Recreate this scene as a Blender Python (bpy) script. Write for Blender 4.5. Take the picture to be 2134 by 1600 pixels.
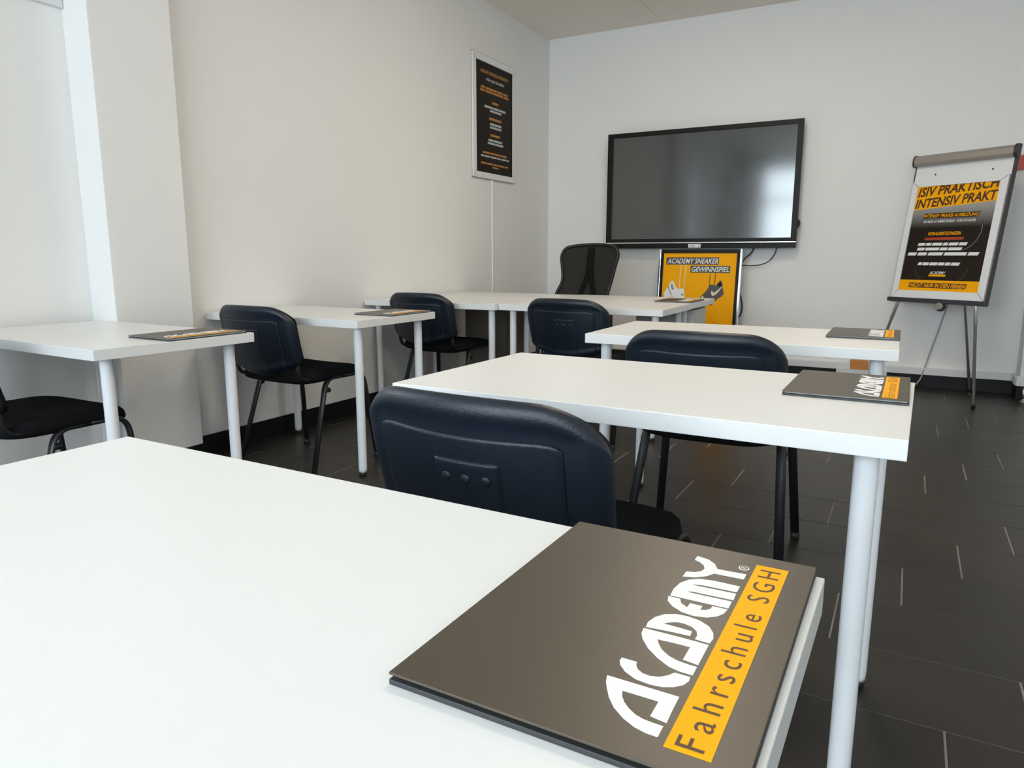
import bpy, bmesh, math, random
from mathutils import Vector, Matrix, geometry
S = bpy.context.scene
for o in list(bpy.data.objects): bpy.data.objects.remove(o, do_unlink=True)
C = S.collection
random.seed(7)
R = math.radians

# ------------------------------------------------------------------ camera
cam_d = bpy.data.cameras.new('camera'); cam = bpy.data.objects.new('camera', cam_d); C.objects.link(cam)
cam_d.sensor_fit = 'HORIZONTAL'; cam_d.sensor_width = 36.0; cam_d.lens = 1487.9/2134*36.0
cr = Vector((0.8757972, 0.48267915, 0.00031817)); cu = Vector((-0.08573612, 0.15491514, 0.9842005)); cf = Vector((-0.47500377, 0.86198732, -0.17705728))
M = Matrix.Identity(4)
for i in range(3):
    M[i][0] = cr[i]; M[i][1] = cu[i]; M[i][2] = -cf[i]
M.translation = (0, 0, 1.026)
cam.matrix_world = M; cam_d.clip_start = 0.02
S.camera = cam
# ------------------------------------------------------------------ daylight and exposure
W = bpy.data.worlds.new('overcast_sky'); S.world = W; W.use_nodes = True
bg = W.node_tree.nodes['Background']; bg.inputs['Color'].default_value = (0.82, 0.91, 1.0, 1); bg.inputs['Strength'].default_value = 10.4
LAMP = 19.0
S.view_settings.view_transform = 'Standard'; S.view_settings.look = 'None'
S.view_settings.exposure = 0.26; S.view_settings.gamma = 1.0; S.view_settings.use_curve_mapping = False

# ------------------------------------------------------------------ measurements of the room
XL, XN, YB, YR, XR, CZ = -3.146, -3.22, 6.44, -2.6, 1.6, 3.014
TH, TT, TD = 0.74, 0.035, 0.60

def portal(name, loc, rot, sx, sy):
    d = bpy.data.lights.new(name, 'AREA'); d.shape = 'RECTANGLE'; d.size = sx; d.size_y = sy
    d.cycles.is_portal = True
    o = bpy.data.objects.new(name, d); C.objects.link(o); o.location = loc; o.rotation_euler = rot
WIN = {'window_1': ('rear', -2.74, -0.55, 0.75, 2.76), 'window_2': ('rear', -0.15, 1.35, 0.75, 2.76),
       'window_3': ('left', -2.2, -1.1, 0.75, 2.66), 'window_4': ('left', 0.2, 0.85, 1.2, 2.45)}
for n, (side, a, b, z0, z1) in WIN.items():
    if side == 'rear': portal('daylight_'+n, ((a+b)/2, YR-0.16, (z0+z1)/2), (R(90), 0, 0), b-a, z1-z0)
    else: portal('daylight_'+n, (XN-0.16, (a+b)/2, (z0+z1)/2), (0, R(-90), 0), z1-z0, b-a)

# ------------------------------------------------------------------ materials
def nodes(m): m.use_nodes = True; return m.node_tree.nodes, m.node_tree.links
def mat(name, col, rough=0.5, metal=0.0, spec=0.5, var=0.0, scale=8.0, bump=0.0, bscale=200.0, emit=None, objvar=0.0, coat=0.0, rvar=0.0):
    m = bpy.data.materials.new(name); N, L = nodes(m); b = N['Principled BSDF']
    b.inputs['Base Color'].default_value = (*col, 1); b.inputs['Roughness'].default_value = rough
    b.inputs['Metallic'].default_value = metal; b.inputs['Specular IOR Level'].default_value = spec
    b.inputs['Coat Weight'].default_value = coat; b.inputs['Coat Roughness'].default_value = 0.1
    tc = N.new('ShaderNodeTexCoord')
    if var or rvar:
        n = N.new('ShaderNodeTexNoise'); n.inputs['Scale'].default_value = scale; n.inputs['Detail'].default_value = 5
        L.new(tc.outputs['Object'], n.inputs['Vector'])
    if rvar:
        mr = N.new('ShaderNodeMapRange'); mr.inputs['To Min'].default_value = rough-rvar; mr.inputs['To Max'].default_value = rough+rvar
        L.new(n.outputs['Fac'], mr.inputs['Value']); L.new(mr.outputs['Result'], b.inputs['Roughness'])
    if var or objvar:
        hsv = N.new('ShaderNodeHueSaturation'); hsv.inputs['Color'].default_value = (*col, 1)
        v = None
        if var:
            mr = N.new('ShaderNodeMapRange'); mr.inputs['To Min'].default_value = 1-var; mr.inputs['To Max'].default_value = 1+var
            L.new(n.outputs['Fac'], mr.inputs['Value']); v = mr.outputs['Result']
        if objvar:
            oi = N.new('ShaderNodeObjectInfo'); mr2 = N.new('ShaderNodeMapRange')
            mr2.inputs['To Min'].default_value = 1-objvar; mr2.inputs['To Max'].default_value = 1+objvar
            L.new(oi.outputs['Random'], mr2.inputs['Value'])
            if v is None: v = mr2.outputs['Result']
            else:
                mm = N.new('ShaderNodeMath'); mm.operation = 'MULTIPLY'; L.new(v, mm.inputs[0]); L.new(mr2.outputs['Result'], mm.inputs[1]); v = mm.outputs[0]
        L.new(v, hsv.inputs['Value']); L.new(hsv.outputs['Color'], b.inputs['Base Color'])
    if bump:
        n2 = N.new('ShaderNodeTexNoise'); n2.inputs['Scale'].default_value = bscale; n2.inputs['Detail'].default_value = 3
        L.new(tc.outputs['Object'], n2.inputs['Vector'])
        bp = N.new('ShaderNodeBump'); bp.inputs['Strength'].default_value = bump; bp.inputs['Distance'].default_value = 0.002
        L.new(n2.outputs['Fac'], bp.inputs['Height']); L.new(bp.outputs['Normal'], b.inputs['Normal'])
    if emit:
        b.inputs['Emission Color'].default_value = (*emit[0], 1); b.inputs['Emission Strength'].default_value = emit[1]
    return m
def glass_mat():
    m = bpy.data.materials.new('window_glass'); N, L = nodes(m); N.remove(N['Principled BSDF'])
    t = N.new('ShaderNodeBsdfTransparent'); t.inputs['Color'].default_value = (.95, .97, .97, 1)
    g = N.new('ShaderNodeBsdfGlossy'); g.inputs['Roughness'].default_value = 0.02
    f = N.new('ShaderNodeFresnel'); f.inputs['IOR'].default_value = 1.45
    x = N.new('ShaderNodeMixShader'); L.new(f.outputs[0], x.inputs[0]); L.new(t.outputs[0], x.inputs[1]); L.new(g.outputs[0], x.inputs[2])
    L.new(x.outputs[0], N['Material Output'].inputs['Surface']); return m
def gradient_mat(name, c0, c1, p0, p1, rough=0.35):
    # printed vertical colour fade in the poster's own local y
    m = bpy.data.materials.new(name); N, L = nodes(m); b = N['Principled BSDF']; b.inputs['Roughness'].default_value = rough; b.inputs['Specular IOR Level'].default_value = 0.2
    tc = N.new('ShaderNodeTexCoord'); sx = N.new('ShaderNodeSeparateXYZ'); L.new(tc.outputs['Generated'], sx.inputs[0])
    rp = N.new('ShaderNodeValToRGB'); rp.color_ramp.elements[0].position = p0; rp.color_ramp.elements[0].color = (*c0, 1)
    rp.color_ramp.elements[1].position = p1; rp.color_ramp.elements[1].color = (*c1, 1)
    L.new(sx.outputs['Z'], rp.inputs['Fac']); L.new(rp.outputs['Color'], b.inputs['Base Color']); return m
def mesh_fabric():
    m = mat('mesh_fabric', (0.03, 0.028, 0.024), 0.8, spec=0.2); N, L = m.node_tree.nodes, m.node_tree.links
    tc = N.new('ShaderNodeTexCoord'); cols = []
    for ax, sc in (('X', 70), ('Z', 70)):
        w = N.new('ShaderNodeTexWave'); w.wave_type = 'BANDS'; w.bands_direction = ax; w.inputs['Scale'].default_value = sc
        L.new(tc.outputs['Object'], w.inputs['Vector']); cols.append(w.outputs['Fac'])
    mx = N.new('ShaderNodeMath'); mx.operation = 'MULTIPLY'; L.new(cols[0], mx.inputs[0]); L.new(cols[1], mx.inputs[1])
    rp = N.new('ShaderNodeValToRGB'); rp.color_ramp.elements[0].color = (.012, .011, .01, 1); rp.color_ramp.elements[1].color = (.07, .066, .055, 1)
    L.new(mx.outputs[0], rp.inputs['Fac']); L.new(rp.outputs['Color'], N['Principled BSDF'].inputs['Base Color']); return m

m_wall = mat('white_wall_paint', (0.84, 0.835, 0.82), 0.85, spec=0.25, var=0.015, scale=1.5, bump=0.25, bscale=180)
m_ceil = mat('ceiling_paint', (0.90, 0.84, 0.76), 0.9, spec=0.2, var=0.02, scale=2, bump=0.2, bscale=120)
m_base = mat('black_skirting', (0.010, 0.010, 0.012), 0.45, spec=0.25, var=0.15)
m_trim = mat('white_trunking', (0.72, 0.73, 0.74), 0.45)
m_tile = mat('charcoal_floor_tile', (0.028, 0.024, 0.019), 0.36, spec=0.32, var=0.22, scale=7, bump=0.15, bscale=60, objvar=0.12, rvar=0.05)
m_grout = mat('grey_grout', (0.22, 0.21, 0.195), 0.9, var=0.3)
m_top = mat('white_laminate', (0.80, 0.80, 0.785), 0.30, spec=0.5, bump=0.03, bscale=500, rvar=0.03)
m_leg = mat('white_lacquered_steel', (0.80, 0.81, 0.83), 0.33, spec=0.5, var=0.01)
m_blackp = mat('black_plastic', (0.012, 0.012, 0.013), 0.5, var=0.1)
m_shell = mat('black_blue_chair_plastic', (0.006, 0.011, 0.020), 0.34, spec=0.45, bump=0.35, bscale=420, var=0.08)
m_fabric = mat('black_upholstery', (0.009, 0.009, 0.010), 0.95, spec=0.15, bump=0.5, bscale=700, var=0.15, scale=60)
m_tube = mat('black_powder_coated_tube', (0.013, 0.013, 0.015), 0.36, spec=0.5, var=0.08)
m_cover = mat('dark_brown_card', (0.068, 0.052, 0.035), 0.38, spec=0.5, var=0.04, bump=0.06, bscale=300)
m_cover2 = mat('dark_card_edge', (0.035, 0.035, 0.036), 0.5, var=0.05)
m_paper = mat('white_paper', (0.78, 0.78, 0.76), 0.8, var=0.02)
m_white = mat('white_print', (0.85, 0.85, 0.85), 0.45, var=0.01)
m_orange = mat('orange_print', (1.0, 0.44, 0.001), 0.5, spec=0.12, var=0.02)
m_brown = mat('dark_brown_print', (0.07, 0.022, 0.006), 0.5, var=0.05)
m_blackprint = mat('black_brown_print', (0.014, 0.009, 0.005), 0.55, spec=0.18, var=0.15, scale=20)
m_red = mat('red_print', (0.42, 0.045, 0.012), 0.5, var=0.05)
m_greyp = mat('grey_print', (0.30, 0.29, 0.27), 0.5, var=0.05)
m_darkgrey = mat('dark_grey_print', (0.075, 0.065, 0.055), 0.5, var=0.05)
m_alu = mat('brushed_aluminium', (0.68, 0.69, 0.70), 0.38, metal=0.75, var=0.03, scale=40)
m_chrome = mat('chrome', (0.75, 0.76, 0.78), 0.16, metal=1.0, var=0.02)
m_board = mat('white_board_lacquer', (0.80, 0.81, 0.82), 0.35, var=0.01)
m_clamp = mat('beige_grey_clamp_bar', (0.34, 0.31, 0.275), 0.5, metal=0.25, var=0.06, scale=30)
m_darkplum = mat('dark_plastic_edge', (0.035, 0.03, 0.04), 0.45, var=0.06)
m_bezel = mat('black_display_bezel', (0.008, 0.006, 0.005), 0.42, spec=0.22, var=0.08)
m_screen = mat('dark_display_glass', (0.030, 0.036, 0.036), 0.11, spec=1.0, rvar=0.008, scale=3, coat=0.7)
m_glass = glass_mat()
m_framew = mat('white_window_frame', (0.8, 0.8, 0.8), 0.4, var=0.01)
m_cable = mat('grey_cable', (0.36, 0.36, 0.36), 0.5, var=0.05)
m_cableb = mat('black_cable', (0.02, 0.02, 0.02), 0.5, var=0.05)
m_ped = mat('pale_grey_furniture_board', (0.56, 0.56, 0.55), 0.45, var=0.02)
m_ped2 = mat('shade_toned_furniture_board', (0.17, 0.145, 0.12), 0.5, var=0.05)  # pale board darkened to taupe: shade under the table put into its colour
m_redboard = mat('red_lacquer', (0.50, 0.06, 0.018), 0.4, var=0.06)
m_mesh = mesh_fabric()
m_fade = gradient_mat('poster_grey_to_black_print', (0.018, 0.012, 0.008), (0.36, 0.35, 0.34), 0.60, 0.80)
m_diff = mat('lamp_diffuser', (0.9, 0.9, 0.88), 0.5, emit=((1.0, 0.86, 0.68), LAMP), var=0.01)
m_box = mat('orange_carton', (0.62, 0.25, 0.05), 0.6, var=0.08)

# ------------------------------------------------------------------ geometry helpers
class G:
    def __init__(s): s.v = []; s.f = []; s.sm = []
    def add(s, v, f, smooth=False):
        n = len(s.v); s.v += [Vector(p) for p in v]; s.f += [tuple(i+n for i in q) for q in f]; s.sm += [smooth]*len(f); return s
    def box(s, x0, x1, y0, y1, z0, z1, b=0.0):
        if b <= 0:
            v = [(x, y, z) for z in (z0, z1) for y in (y0, y1) for x in (x0, x1)]
            return s.add(v, [(0, 2, 3, 1), (4, 5, 7, 6), (0, 1, 5, 4), (2, 6, 7, 3), (0, 4, 6, 2), (1, 3, 7, 5)])
        bm = bmesh.new(); bmesh.ops.create_cube(bm, size=1)
        for q in bm.verts: q.co = Vector(((x0+x1)/2+q.co.x*(x1-x0), (y0+y1)/2+q.co.y*(y1-y0), (z0+z1)/2+q.co.z*(z1-z0)))
        bmesh.ops.bevel(bm, geom=bm.edges[:], offset=b, segments=2, affect='EDGES', profile=0.6)
        bm.verts.index_update(); s.add([q.co.copy() for q in bm.verts], [[q.index for q in f.verts] for f in bm.faces]); bm.free(); return s
    def tube(s, path, rx, ry=None, n=12, ref=(1, 0, 0), cap=True, radii=None):
        ry = ry or rx; P = [Vector(p) for p in path]; v = []; f = []
        for i, p in enumerate(P):
            t = (P[min(i+1, len(P)-1)]-P[max(i-1, 0)]).normalized()
            e1 = Vector(ref); e1 = e1 - t*e1.dot(t)
            if e1.length < 1e-3: e1 = Vector((0, 1, 0)); e1 = e1 - t*e1.dot(t)
            e1.normalize(); e2 = t.cross(e1); k = radii[i] if radii else 1
            for j in range(n):
                a = 2*math.pi*j/n; v.append(p+e1*(rx*k*math.cos(a))+e2*(ry*k*math.sin(a)))
        m = len(P)
        for i in range(m-1):
            for j in range(n): f.append((i*n+j, i*n+(j+1) % n, (i+1)*n+(j+1) % n, (i+1)*n+j))
        s.add(v, f, True)
        if cap:
            b = len(s.v)-m*n
            s.f += [tuple(b+j for j in reversed(range(n))), tuple(b+(m-1)*n+j for j in range(n))]; s.sm += [False]*2
        return s
    def lathe(s, prof, n=24, at=(0, 0, 0), axis='Z'):
        v = []; f = []; at = Vector(at)
        for r, z in prof:
            for j in range(n):
                a = 2*math.pi*j/n; c, d = r*math.cos(a), r*math.sin(a)
                v.append(at+(Vector((c, d, z)) if axis == 'Z' else Vector((c, -z, d)) if axis == 'Y' else Vector((z, c, d))))
        m = len(prof)
        for i in range(m-1):
            for j in range(n): f.append((i*n+j, i*n+(j+1) % n, (i+1)*n+(j+1) % n, (i+1)*n+j))
        s.add(v, f, True)
        b = len(s.v)-m*n
        s.f += [tuple(b+j for j in reversed(range(n))), tuple(b+(m-1)*n+j for j in range(n))]; s.sm += [False]*2
        return s
    def grid(s, fn, nu, nv, us=None, vs=None, flip=False):
        us = us or [i/nu for i in range(nu+1)]; vs = vs or [i/nv for i in range(nv+1)]
        v = [fn(a, b) for b in vs for a in us]; k = len(us); f = []
        for j in range(len(vs)-1):
            for i in range(k-1):
                q = (j*k+i, j*k+i+1, (j+1)*k+i+1, (j+1)*k+i); f.append(q[::-1] if flip else q)
        return s.add(v, f, True)
    def prism(s, poly, z0, z1):
        # flat outline in local xy with thickness in z
        n = len(poly); tri = geometry.tessellate_polygon([[Vector((x, y, 0)) for x, y in poly]])
        area = sum(poly[i][0]*poly[(i+1) % n][1]-poly[(i+1) % n][0]*poly[i][1] for i in range(n))
        if area < 0: poly = poly[::-1]; tri = geometry.tessellate_polygon([[Vector((x, y, 0)) for x, y in poly]])
        v = [(x, y, z0) for x, y in poly]+[(x, y, z1) for x, y in poly]; f = []
        for a, b, c in tri:
            A, B, D = Vector(poly[a]), Vector(poly[b]), Vector(poly[c])
            up = (B.x-A.x)*(D.y-A.y)-(B.y-A.y)*(D.x-A.x) > 0
            t = (a, b, c) if up else (c, b, a)
            f.append(tuple(i+n for i in t)); f.append(t[::-1])
        for i in range(n): j = (i+1) % n; f.append((i, j, j+n, i+n))
        return s.add(v, f)
    def xf(s, M): s.v = [M @ p for p in s.v]; return s
    def build(s, name, m, parent=None, merge=0.0):
        me = bpy.data.meshes.new(name); me.from_pydata([tuple(p) for p in s.v], [], s.f)
        for p, k in zip(me.polygons, s.sm): p.use_smooth = k
        me.update()
        if merge:
            bm = bmesh.new(); bm.from_mesh(me); bmesh.ops.remove_doubles(bm, verts=bm.verts[:], dist=merge); bmesh.ops.recalc_face_normals(bm, faces=bm.faces[:]); bm.to_mesh(me); bm.free()
        me.materials.append(m)
        o = bpy.data.objects.new(name, me); C.objects.link(o)
        if parent: o.parent = parent
        return o
def tag(o, label, cat, group=None):
    o['label'] = label; o['category'] = cat
    if group: o['group'] = group
    return o
def thing(name, label, cat, loc=(0, 0, 0), rz=0.0, group=None, Mx=None):
    o = bpy.data.objects.new(name, None); C.objects.link(o); o.empty_display_size = 0.1
    if Mx is not None: o.matrix_world = Mx
    else: o.location = loc; o.rotation_euler = (0, 0, rz)
    return tag(o, label, cat, group)
def struct(o): o['kind'] = 'structure'; return o
def dup(root, loc, rz, label, group=None):
    def cp(o, par):
        c = o.copy(); C.objects.link(c); c.parent = par
        for ch in o.children: cp(ch, c)
        return c
    r = cp(root, None); r.location = loc; r.rotation_euler = (0, 0, rz); r['label'] = label
    if group: r['group'] = group
    return r
def smooth_path(pts, rad=0.05, n=6):
    P = [Vector(p) for p in pts]; out = [P[0]]
    for i in range(1, len(P)-1):
        a, b, c = P[i-1], P[i], P[i+1]; d1 = (a-b); d2 = (c-b); r1 = min(rad, d1.length*.48); r2 = min(rad, d2.length*.48)
        A = b+d1.normalized()*r1; B = b+d2.normalized()*r2
        for k in range(n+1):
            t = k/n; out.append(A*(1-t)**2+b*2*t*(1-t)+B*t*t)
    out.append(P[-1]); return out
def catmull(pts, n=8):
    P = [Vector(p) for p in pts]; P = [P[0]*2-P[1]]+P+[P[-1]*2-P[-2]]; out = []
    for i in range(1, len(P)-2):
        a, b, c, d = P[i-1:i+3]
        for k in range(n):
            t = k/n; out.append(0.5*((2*b)+(c-a)*t+(2*a-5*b+4*c-d)*t*t+(3*b-a-3*c+d)*t**3))
    out.append(P[-2]); return out
def text_geo(body, x0, x1, y0, y1, z, shear=0.0, bold=0.0, space=1.0, rot=0.0, thick=0.0006):
    """lettering fitted into a box of the local xy plane, returned as G"""
    cu_ = bpy.data.curves.new('lettering', 'FONT'); cu_.body = body; cu_.shear = shear; cu_.offset = bold; cu_.space_character = space
    cu_.resolution_u = 3; cu_.extrude = 0.0
    t = bpy.data.objects.new('lettering_tmp', cu_); C.objects.link(t)
    bpy.context.view_layer.update()
    me = bpy.data.meshes.new_from_object(t.evaluated_get(bpy.context.evaluated_depsgraph_get()))
    vs = [v.co.copy() for v in me.vertices]; fs = [tuple(p.vertices) for p in me.polygons]
    bpy.data.objects.remove(t); bpy.data.curves.remove(cu_); bpy.data.meshes.remove(me)
    ax, bx = min(v.x for v in vs), max(v.x for v in vs); ay, by = min(v.y for v in vs), max(v.y for v in vs)
    cx, cy = (x0+x1)/2, (y0+y1)/2; c, s = math.cos(rot), math.sin(rot); out = []
    for v in vs:
        px = (v.x-ax)/(bx-ax)*(x1-x0)-(x1-x0)/2; py = (v.y-ay)/(by-ay)*(y1-y0)-(y1-y0)/2
        out.append((cx+px*c-py*s, cy+px*s+py*c, z))
    # one G per word: cut at the widest gaps between letters (slant removed)
    ux = [v.x-shear*v.y for v in vs]; n = len(body.split()); iv = sorted((min(ux[i] for i in f), max(ux[i] for i in f)) for f in fs); run = [list(iv[0])]
    for a, b in iv[1:]:
        if a <= run[-1][1]+1e-4: run[-1][1] = max(run[-1][1], b)
        else: run.append([a, b])
    gaps = sorted(((run[i+1][0]-run[i][1], (run[i+1][0]+run[i][1])/2) for i in range(len(run)-1)), reverse=True)[:n-1]
    cuts = sorted(q for _, q in gaps); res = []
    for k in range(len(cuts)+1):
        lo = cuts[k-1] if k else -1e9; hi = cuts[k] if k < len(cuts) else 1e9
        sel = [f for f in fs if lo <= sum(ux[i] for i in f)/len(f) < hi]
        if not sel: continue
        used = sorted({i for f in sel for i in f}); mp_ = {o: j for j, o in enumerate(used)}
        res.append(G().add([out[i] for i in used], [tuple(mp_[i] for i in f) for f in sel]))
    return Words(res)
class Words:
    """the words of one printed line, each a mesh of its own"""
    def __init__(s, gs): s.gs = gs
    def xf(s, M): [g.xf(M) for g in s.gs]; return s
    def build(s, name, m, parent=None): return [g.build(name, m, parent) for g in s.gs][0]
def rect(x0, x1, y0, y1, sh=0.0): return [(x0, y0), (x1, y0), (x1+sh, y1), (x0+sh, y1)]
def word_blocks(x0, x1, y0, y1, n, sh, z):
    """a printed line too small to read: one slanted block per word"""
    ws = [random.uniform(.5, 1.6) for _ in range(n)]; tot = sum(ws); gap = (x1-x0)*.022; x = x0; g = G()
    for w in ws:
        L = (x1-x0-gap*(n-1))*w/tot; g.prism(rect(x, x+L, y0, y1, sh), z, z+.0004); x += L+gap
    return g

# ================================================================== the setting
fl = struct(G().box(XN-.2, XR+.2, YR-.2, YB+.2, -0.12, -0.0012).build('floor', m_grout))
tile_cache = {}
def tile_mesh(w, d):
    k = (round(w, 4), round(d, 4))
    if k not in tile_cache:
        b = .0016; g = G()
        a = [(0, 0, -.01), (w, 0, -.01), (w, d, -.01), (0, d, -.01)]; m_ = [(0, 0, -b), (w, 0, -b), (w, d, -b), (0, d, -b)]
        t = [(b, b, 0), (w-b, b, 0), (w-b, d-b, 0), (b, d-b, 0)]
        g.add(a+m_+t, [(i, (i+1) % 4, (i+1) % 4+4, i+4) for i in range(4)]+[(i+4, (i+1) % 4+4, (i+1) % 4+8, i+8) for i in range(4)]+[(8, 9, 10, 11)])
        me = bpy.data.meshes.new('tile'); me.from_pydata([tuple(p) for p in g.v], [], g.f); me.materials.append(m_tile); tile_cache[k] = me
    return tile_cache[k]
TW, TDp, J, JY = 0.60, 0.302, 0.0044, 0.0014
for k in range(-15, 17):
    y0, y1 = 1.69+TDp*k, 1.69+TDp*(k+1); y0, y1 = max(y0, YR), min(y1, YB)
    if y1-y0 < .02: continue
    off = (0.322+0.17*k) % TW
    n0 = math.floor((XN-off)/TW)
    for i in range(n0, n0+11):
        x0, x1 = max(off+i*TW, XN), min(off+(i+1)*TW, XR)
        if x1-x0 < .02: continue
        t = bpy.data.objects.new('tile', tile_mesh(x1-x0-J, y1-y0-JY)); C.objects.link(t); t.location = (x0+J/2, y0+JY/2, 0); t.parent = fl
ce = struct(G().box(XN-.2, XR+.2, YR-.2, YB+.2, CZ+.012, CZ+.14).build('ceiling', m_ceil))
xs = [-3.42, -2.06, -0.81, 0.44, 1.69]
for i in range(4):
    for a, b in ((YR-.1, 0.2), (0.2, 3.2), (3.2, YB+.1)):
        G().box(xs[i]+.0015, xs[i+1]-.0015, a+.0015, b-.0015, CZ, CZ+.02).build('panel', m_ceil, ce)
struct(G().box(XN-.2, XR+.2, YB, YB+.2, -.1, CZ+.1).build('wall_back', m_wall))
PY0, PY1, PX = 1.918, 2.308, -3.05
struct(G().box(XN-.2, XL, PY1-.01, YB, -.1, CZ+.1).build('wall_left', m_wall))
struct(G().box(XN-.2, PX, PY0, PY1, 0, CZ+.05, b=.004).build('wall_pillar', m_wall))
def wall_with_openings(name, axis, c0, c1, a0, a1, ops):
    """boxes around window openings; axis 'x' runs along x (rear), 'y' along y (left)"""
    g = G()
    def bx(a, b, z0, z1):
        if b-a < 1e-4 or z1-z0 < 1e-4: return
        g.box(a, b, c0, c1, z0, z1) if axis == 'x' else g.box(c0, c1, a, b, z0, z1)
    p = a0
    for (a, b, z0, z1) in sorted(ops):
        bx(p, a, -.1, CZ+.1); bx(a, b, -.1, z0); bx(a, b, z1, CZ+.1); p = b
    bx(p, a1, -.1, CZ+.1)
    return struct(g.build(name, m_wall))
wall_with_openings('wall_near_left', 'y', XN-.2, XN, YR-.2, PY0, [WIN['window_3'][1:], WIN['window_4'][1:]])
wall_with_openings('wall_rear', 'x', YR-.2, YR, XN-.2, XR+.2, [WIN['window_1'][1:], WIN['window_2'][1:]])
struct(G().box(XR, XR+.2, YR-.2, YB+.2, -.1, CZ+.1).build('wall_right', m_wall))
struct(G().box(0.757, XR+.05, 6.22, YB+.05, -.02, CZ+.05, b=.004).build('wall_niche', m_wall))
def window(name, side, a, b, z0, z1, mull):
    w = 0.06
    T = (lambda u, v, t: (u, YR-.1+t, v)) if side == 'rear' else (lambda u, v, t: (XN-.045+t, u, v))
    def bar(g, u0, u1, v0, v1, t0, t1):
        p, q = T(u0, v0, t0), T(u1, v1, t1)
        g.box(min(p[0], q[0]), max(p[0], q[0]), min(p[1], q[1]), max(p[1], q[1]), min(p[2], q[2]), max(p[2], q[2]))
    g = G()
    bar(g, a, b, z0, z0+w, -.03, .04); bar(g, a, b, z1-w, z1, -.03, .04); bar(g, a, a+w, z0+w, z1-w, -.03, .04); bar(g, b-w, b, z0+w, z1-w, -.03, .04)
    o = struct(g.build(name, m_framew))
    zt = 2.1
    g = G(); bar(g, a+w, b-w, zt-.04, zt+.04, -.025, .035); g.build('transom', m_framew, o)
    us = [a+w]
    for k in range(mull):
        u = a+(b-a)*(k+1)/(mull+1); us.append(u)
        for v0, v1 in ((z0+w, zt-.04), (zt+.04, z1-w)):
            g = G(); bar(g, u-.03, u+.03, v0, v1, -.025, .035); g.build('mullion', m_framew, o)
    us.append(b-w)
    for i in range(len(us)-1):
        u0 = us[i]+(.03 if i else 0); u1 = us[i+1]-(.03 if i < len(us)-2 else 0)
        for v0, v1 in ((z0+w, zt-.04), (zt+.04, z1-w)):
            g = G(); bar(g, u0, u1, v0, v1, 0, .004); g.build('pane', m_glass, o)
    if side == 'rear': G().box(a-.04, b+.04, YR, YR+.14, z0-.03, z0, b=.004).build('window_sill', m_framew, o)
    else: G().box(XN, XN+.1, a-.03, b+.03, z0-.03, z0, b=.004).build('window_sill', m_framew, o)
for n, (side, a, b, z0, z1) in WIN.items(): window(n, side, a, b, z0, z1, 1 if side == 'rear' else 0)
bh = 0.104
struct(G().box(XL, XL+.012, PY1, YB-.012, 0, bh, b=.002).build('baseboard_left', m_base))
struct(G().box(PX, PX+.012, PY0-.012, PY1+.012, 0, .095, b=.002).build('baseboard_pillar', m_base))
struct(G().box(XN, XN+.012, YR, PY0-.013, 0, bh, b=.002).build('baseboard_near_left', m_base))
struct(G().box(XL+.012, 0.757, YB-.012, YB, 0, bh, b=.002).build('baseboard_back', m_base))
struct(G().box(0.745, 0.757, 6.209, YB-.012, 0, .1, b=.002).build('baseboard_niche', m_base))
struct(G().box(0.757, XR, 6.208, 6.22, 0, .1, b=.002).build('baseboard_niche_front', m_base))
# white cable trunking over the skirting of the back wall, interrupted by a gap
struct(G().box(XL+.02, -0.345, YB-.045, YB, bh+.002, .158, b=.004).build('trim_1', m_trim))
struct(G().box(-0.135, 0.735, YB-.045, YB, bh+.002, .158, b=.004).build('trim_2', m_trim))
struct(G().box(0.730, 0.757, 6.22, YB-.046, .102, .165, b=.004).build('trim_3', m_trim))
struct(G().box(0.735, XR, 6.185, 6.219, .102, .170, b=.004).build('trim_6', m_trim))
struct(G().box(XL, XL+.009, 5.352, 5.370, .16, 1.66, b=.002).build('trim_4', m_wall))
struct(G().box(XN, XN+.016, YR+.05, PY0-.002, 2.045, 2.10, b=.003).build('trim_5', m_trim))

# ceiling lamps, above the field of view
for i, (lx, ly) in enumerate(((-1.0, 4.2), (-0.45, 2.2))):
    t = thing('ceiling_light', ['square lit ceiling panel above the front row', 'square lit ceiling panel above the right column of tables'][i], 'lamp', (lx, ly, CZ), group='ceiling panel lights')
    G().box(-.31, .31, -.31, .31, -.03, 0, b=.004).build('housing', m_framew, t)
    G().box(-.285, .285, -.285, .285, -.036, -.0305).build('diffuser', m_diff, t)

# ================================================================== tables
def table(label, x, y, th, W=1.0, insets=None, group='white student tables'):
    """x, y = front right corner of the top"""
    t = thing('table', label, 'table', (x, y, 0), th, group)
    G().box(-W, 0, 0, TD, TH-TT, TH, b=.0016).build('tabletop', m_top, t)
    for i, (sx, sy) in enumerate(((0, 0), (1, 0), (0, 1), (1, 1))):
        ins = (insets or {}).get(i, (.060, .070))
        lx = -ins[0] if sx == 0 else -W+ins[0]; ly = ins[1] if sy == 0 else TD-ins[1]
        l = G().lathe([(.0185, .018), (.0195, .030), (.0200, .05), (.0200, TH-TT-.006), (.0200, TH-TT)], 24, (lx, ly, 0)).build('leg', m_leg, t)
        G().lathe([(.016, 0), (.0175, .003), (.0175, .016), (.012, .0185)], 20, (lx, ly, 0)).build('glide', m_blackp, l)
        G().lathe([(.040, TH-TT-.004), (.040, TH-TT)], 24, (lx, ly, 0)).build('mounting_plate', m_leg, l)
    return t
T = {}
T['R1'] = table('nearest white table, its bare top filling the lower left', -0.052, 0.064, R(-.81), 1.035)
T['R2'] = table('white table right behind the nearest dark blue chair, second in right column', 0.021, 1.255, R(-1.02), 1.035)
T['R3'] = table('white table in front of the flip chart, third in right column', -0.008, 2.473, R(.88), 1.035)
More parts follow.
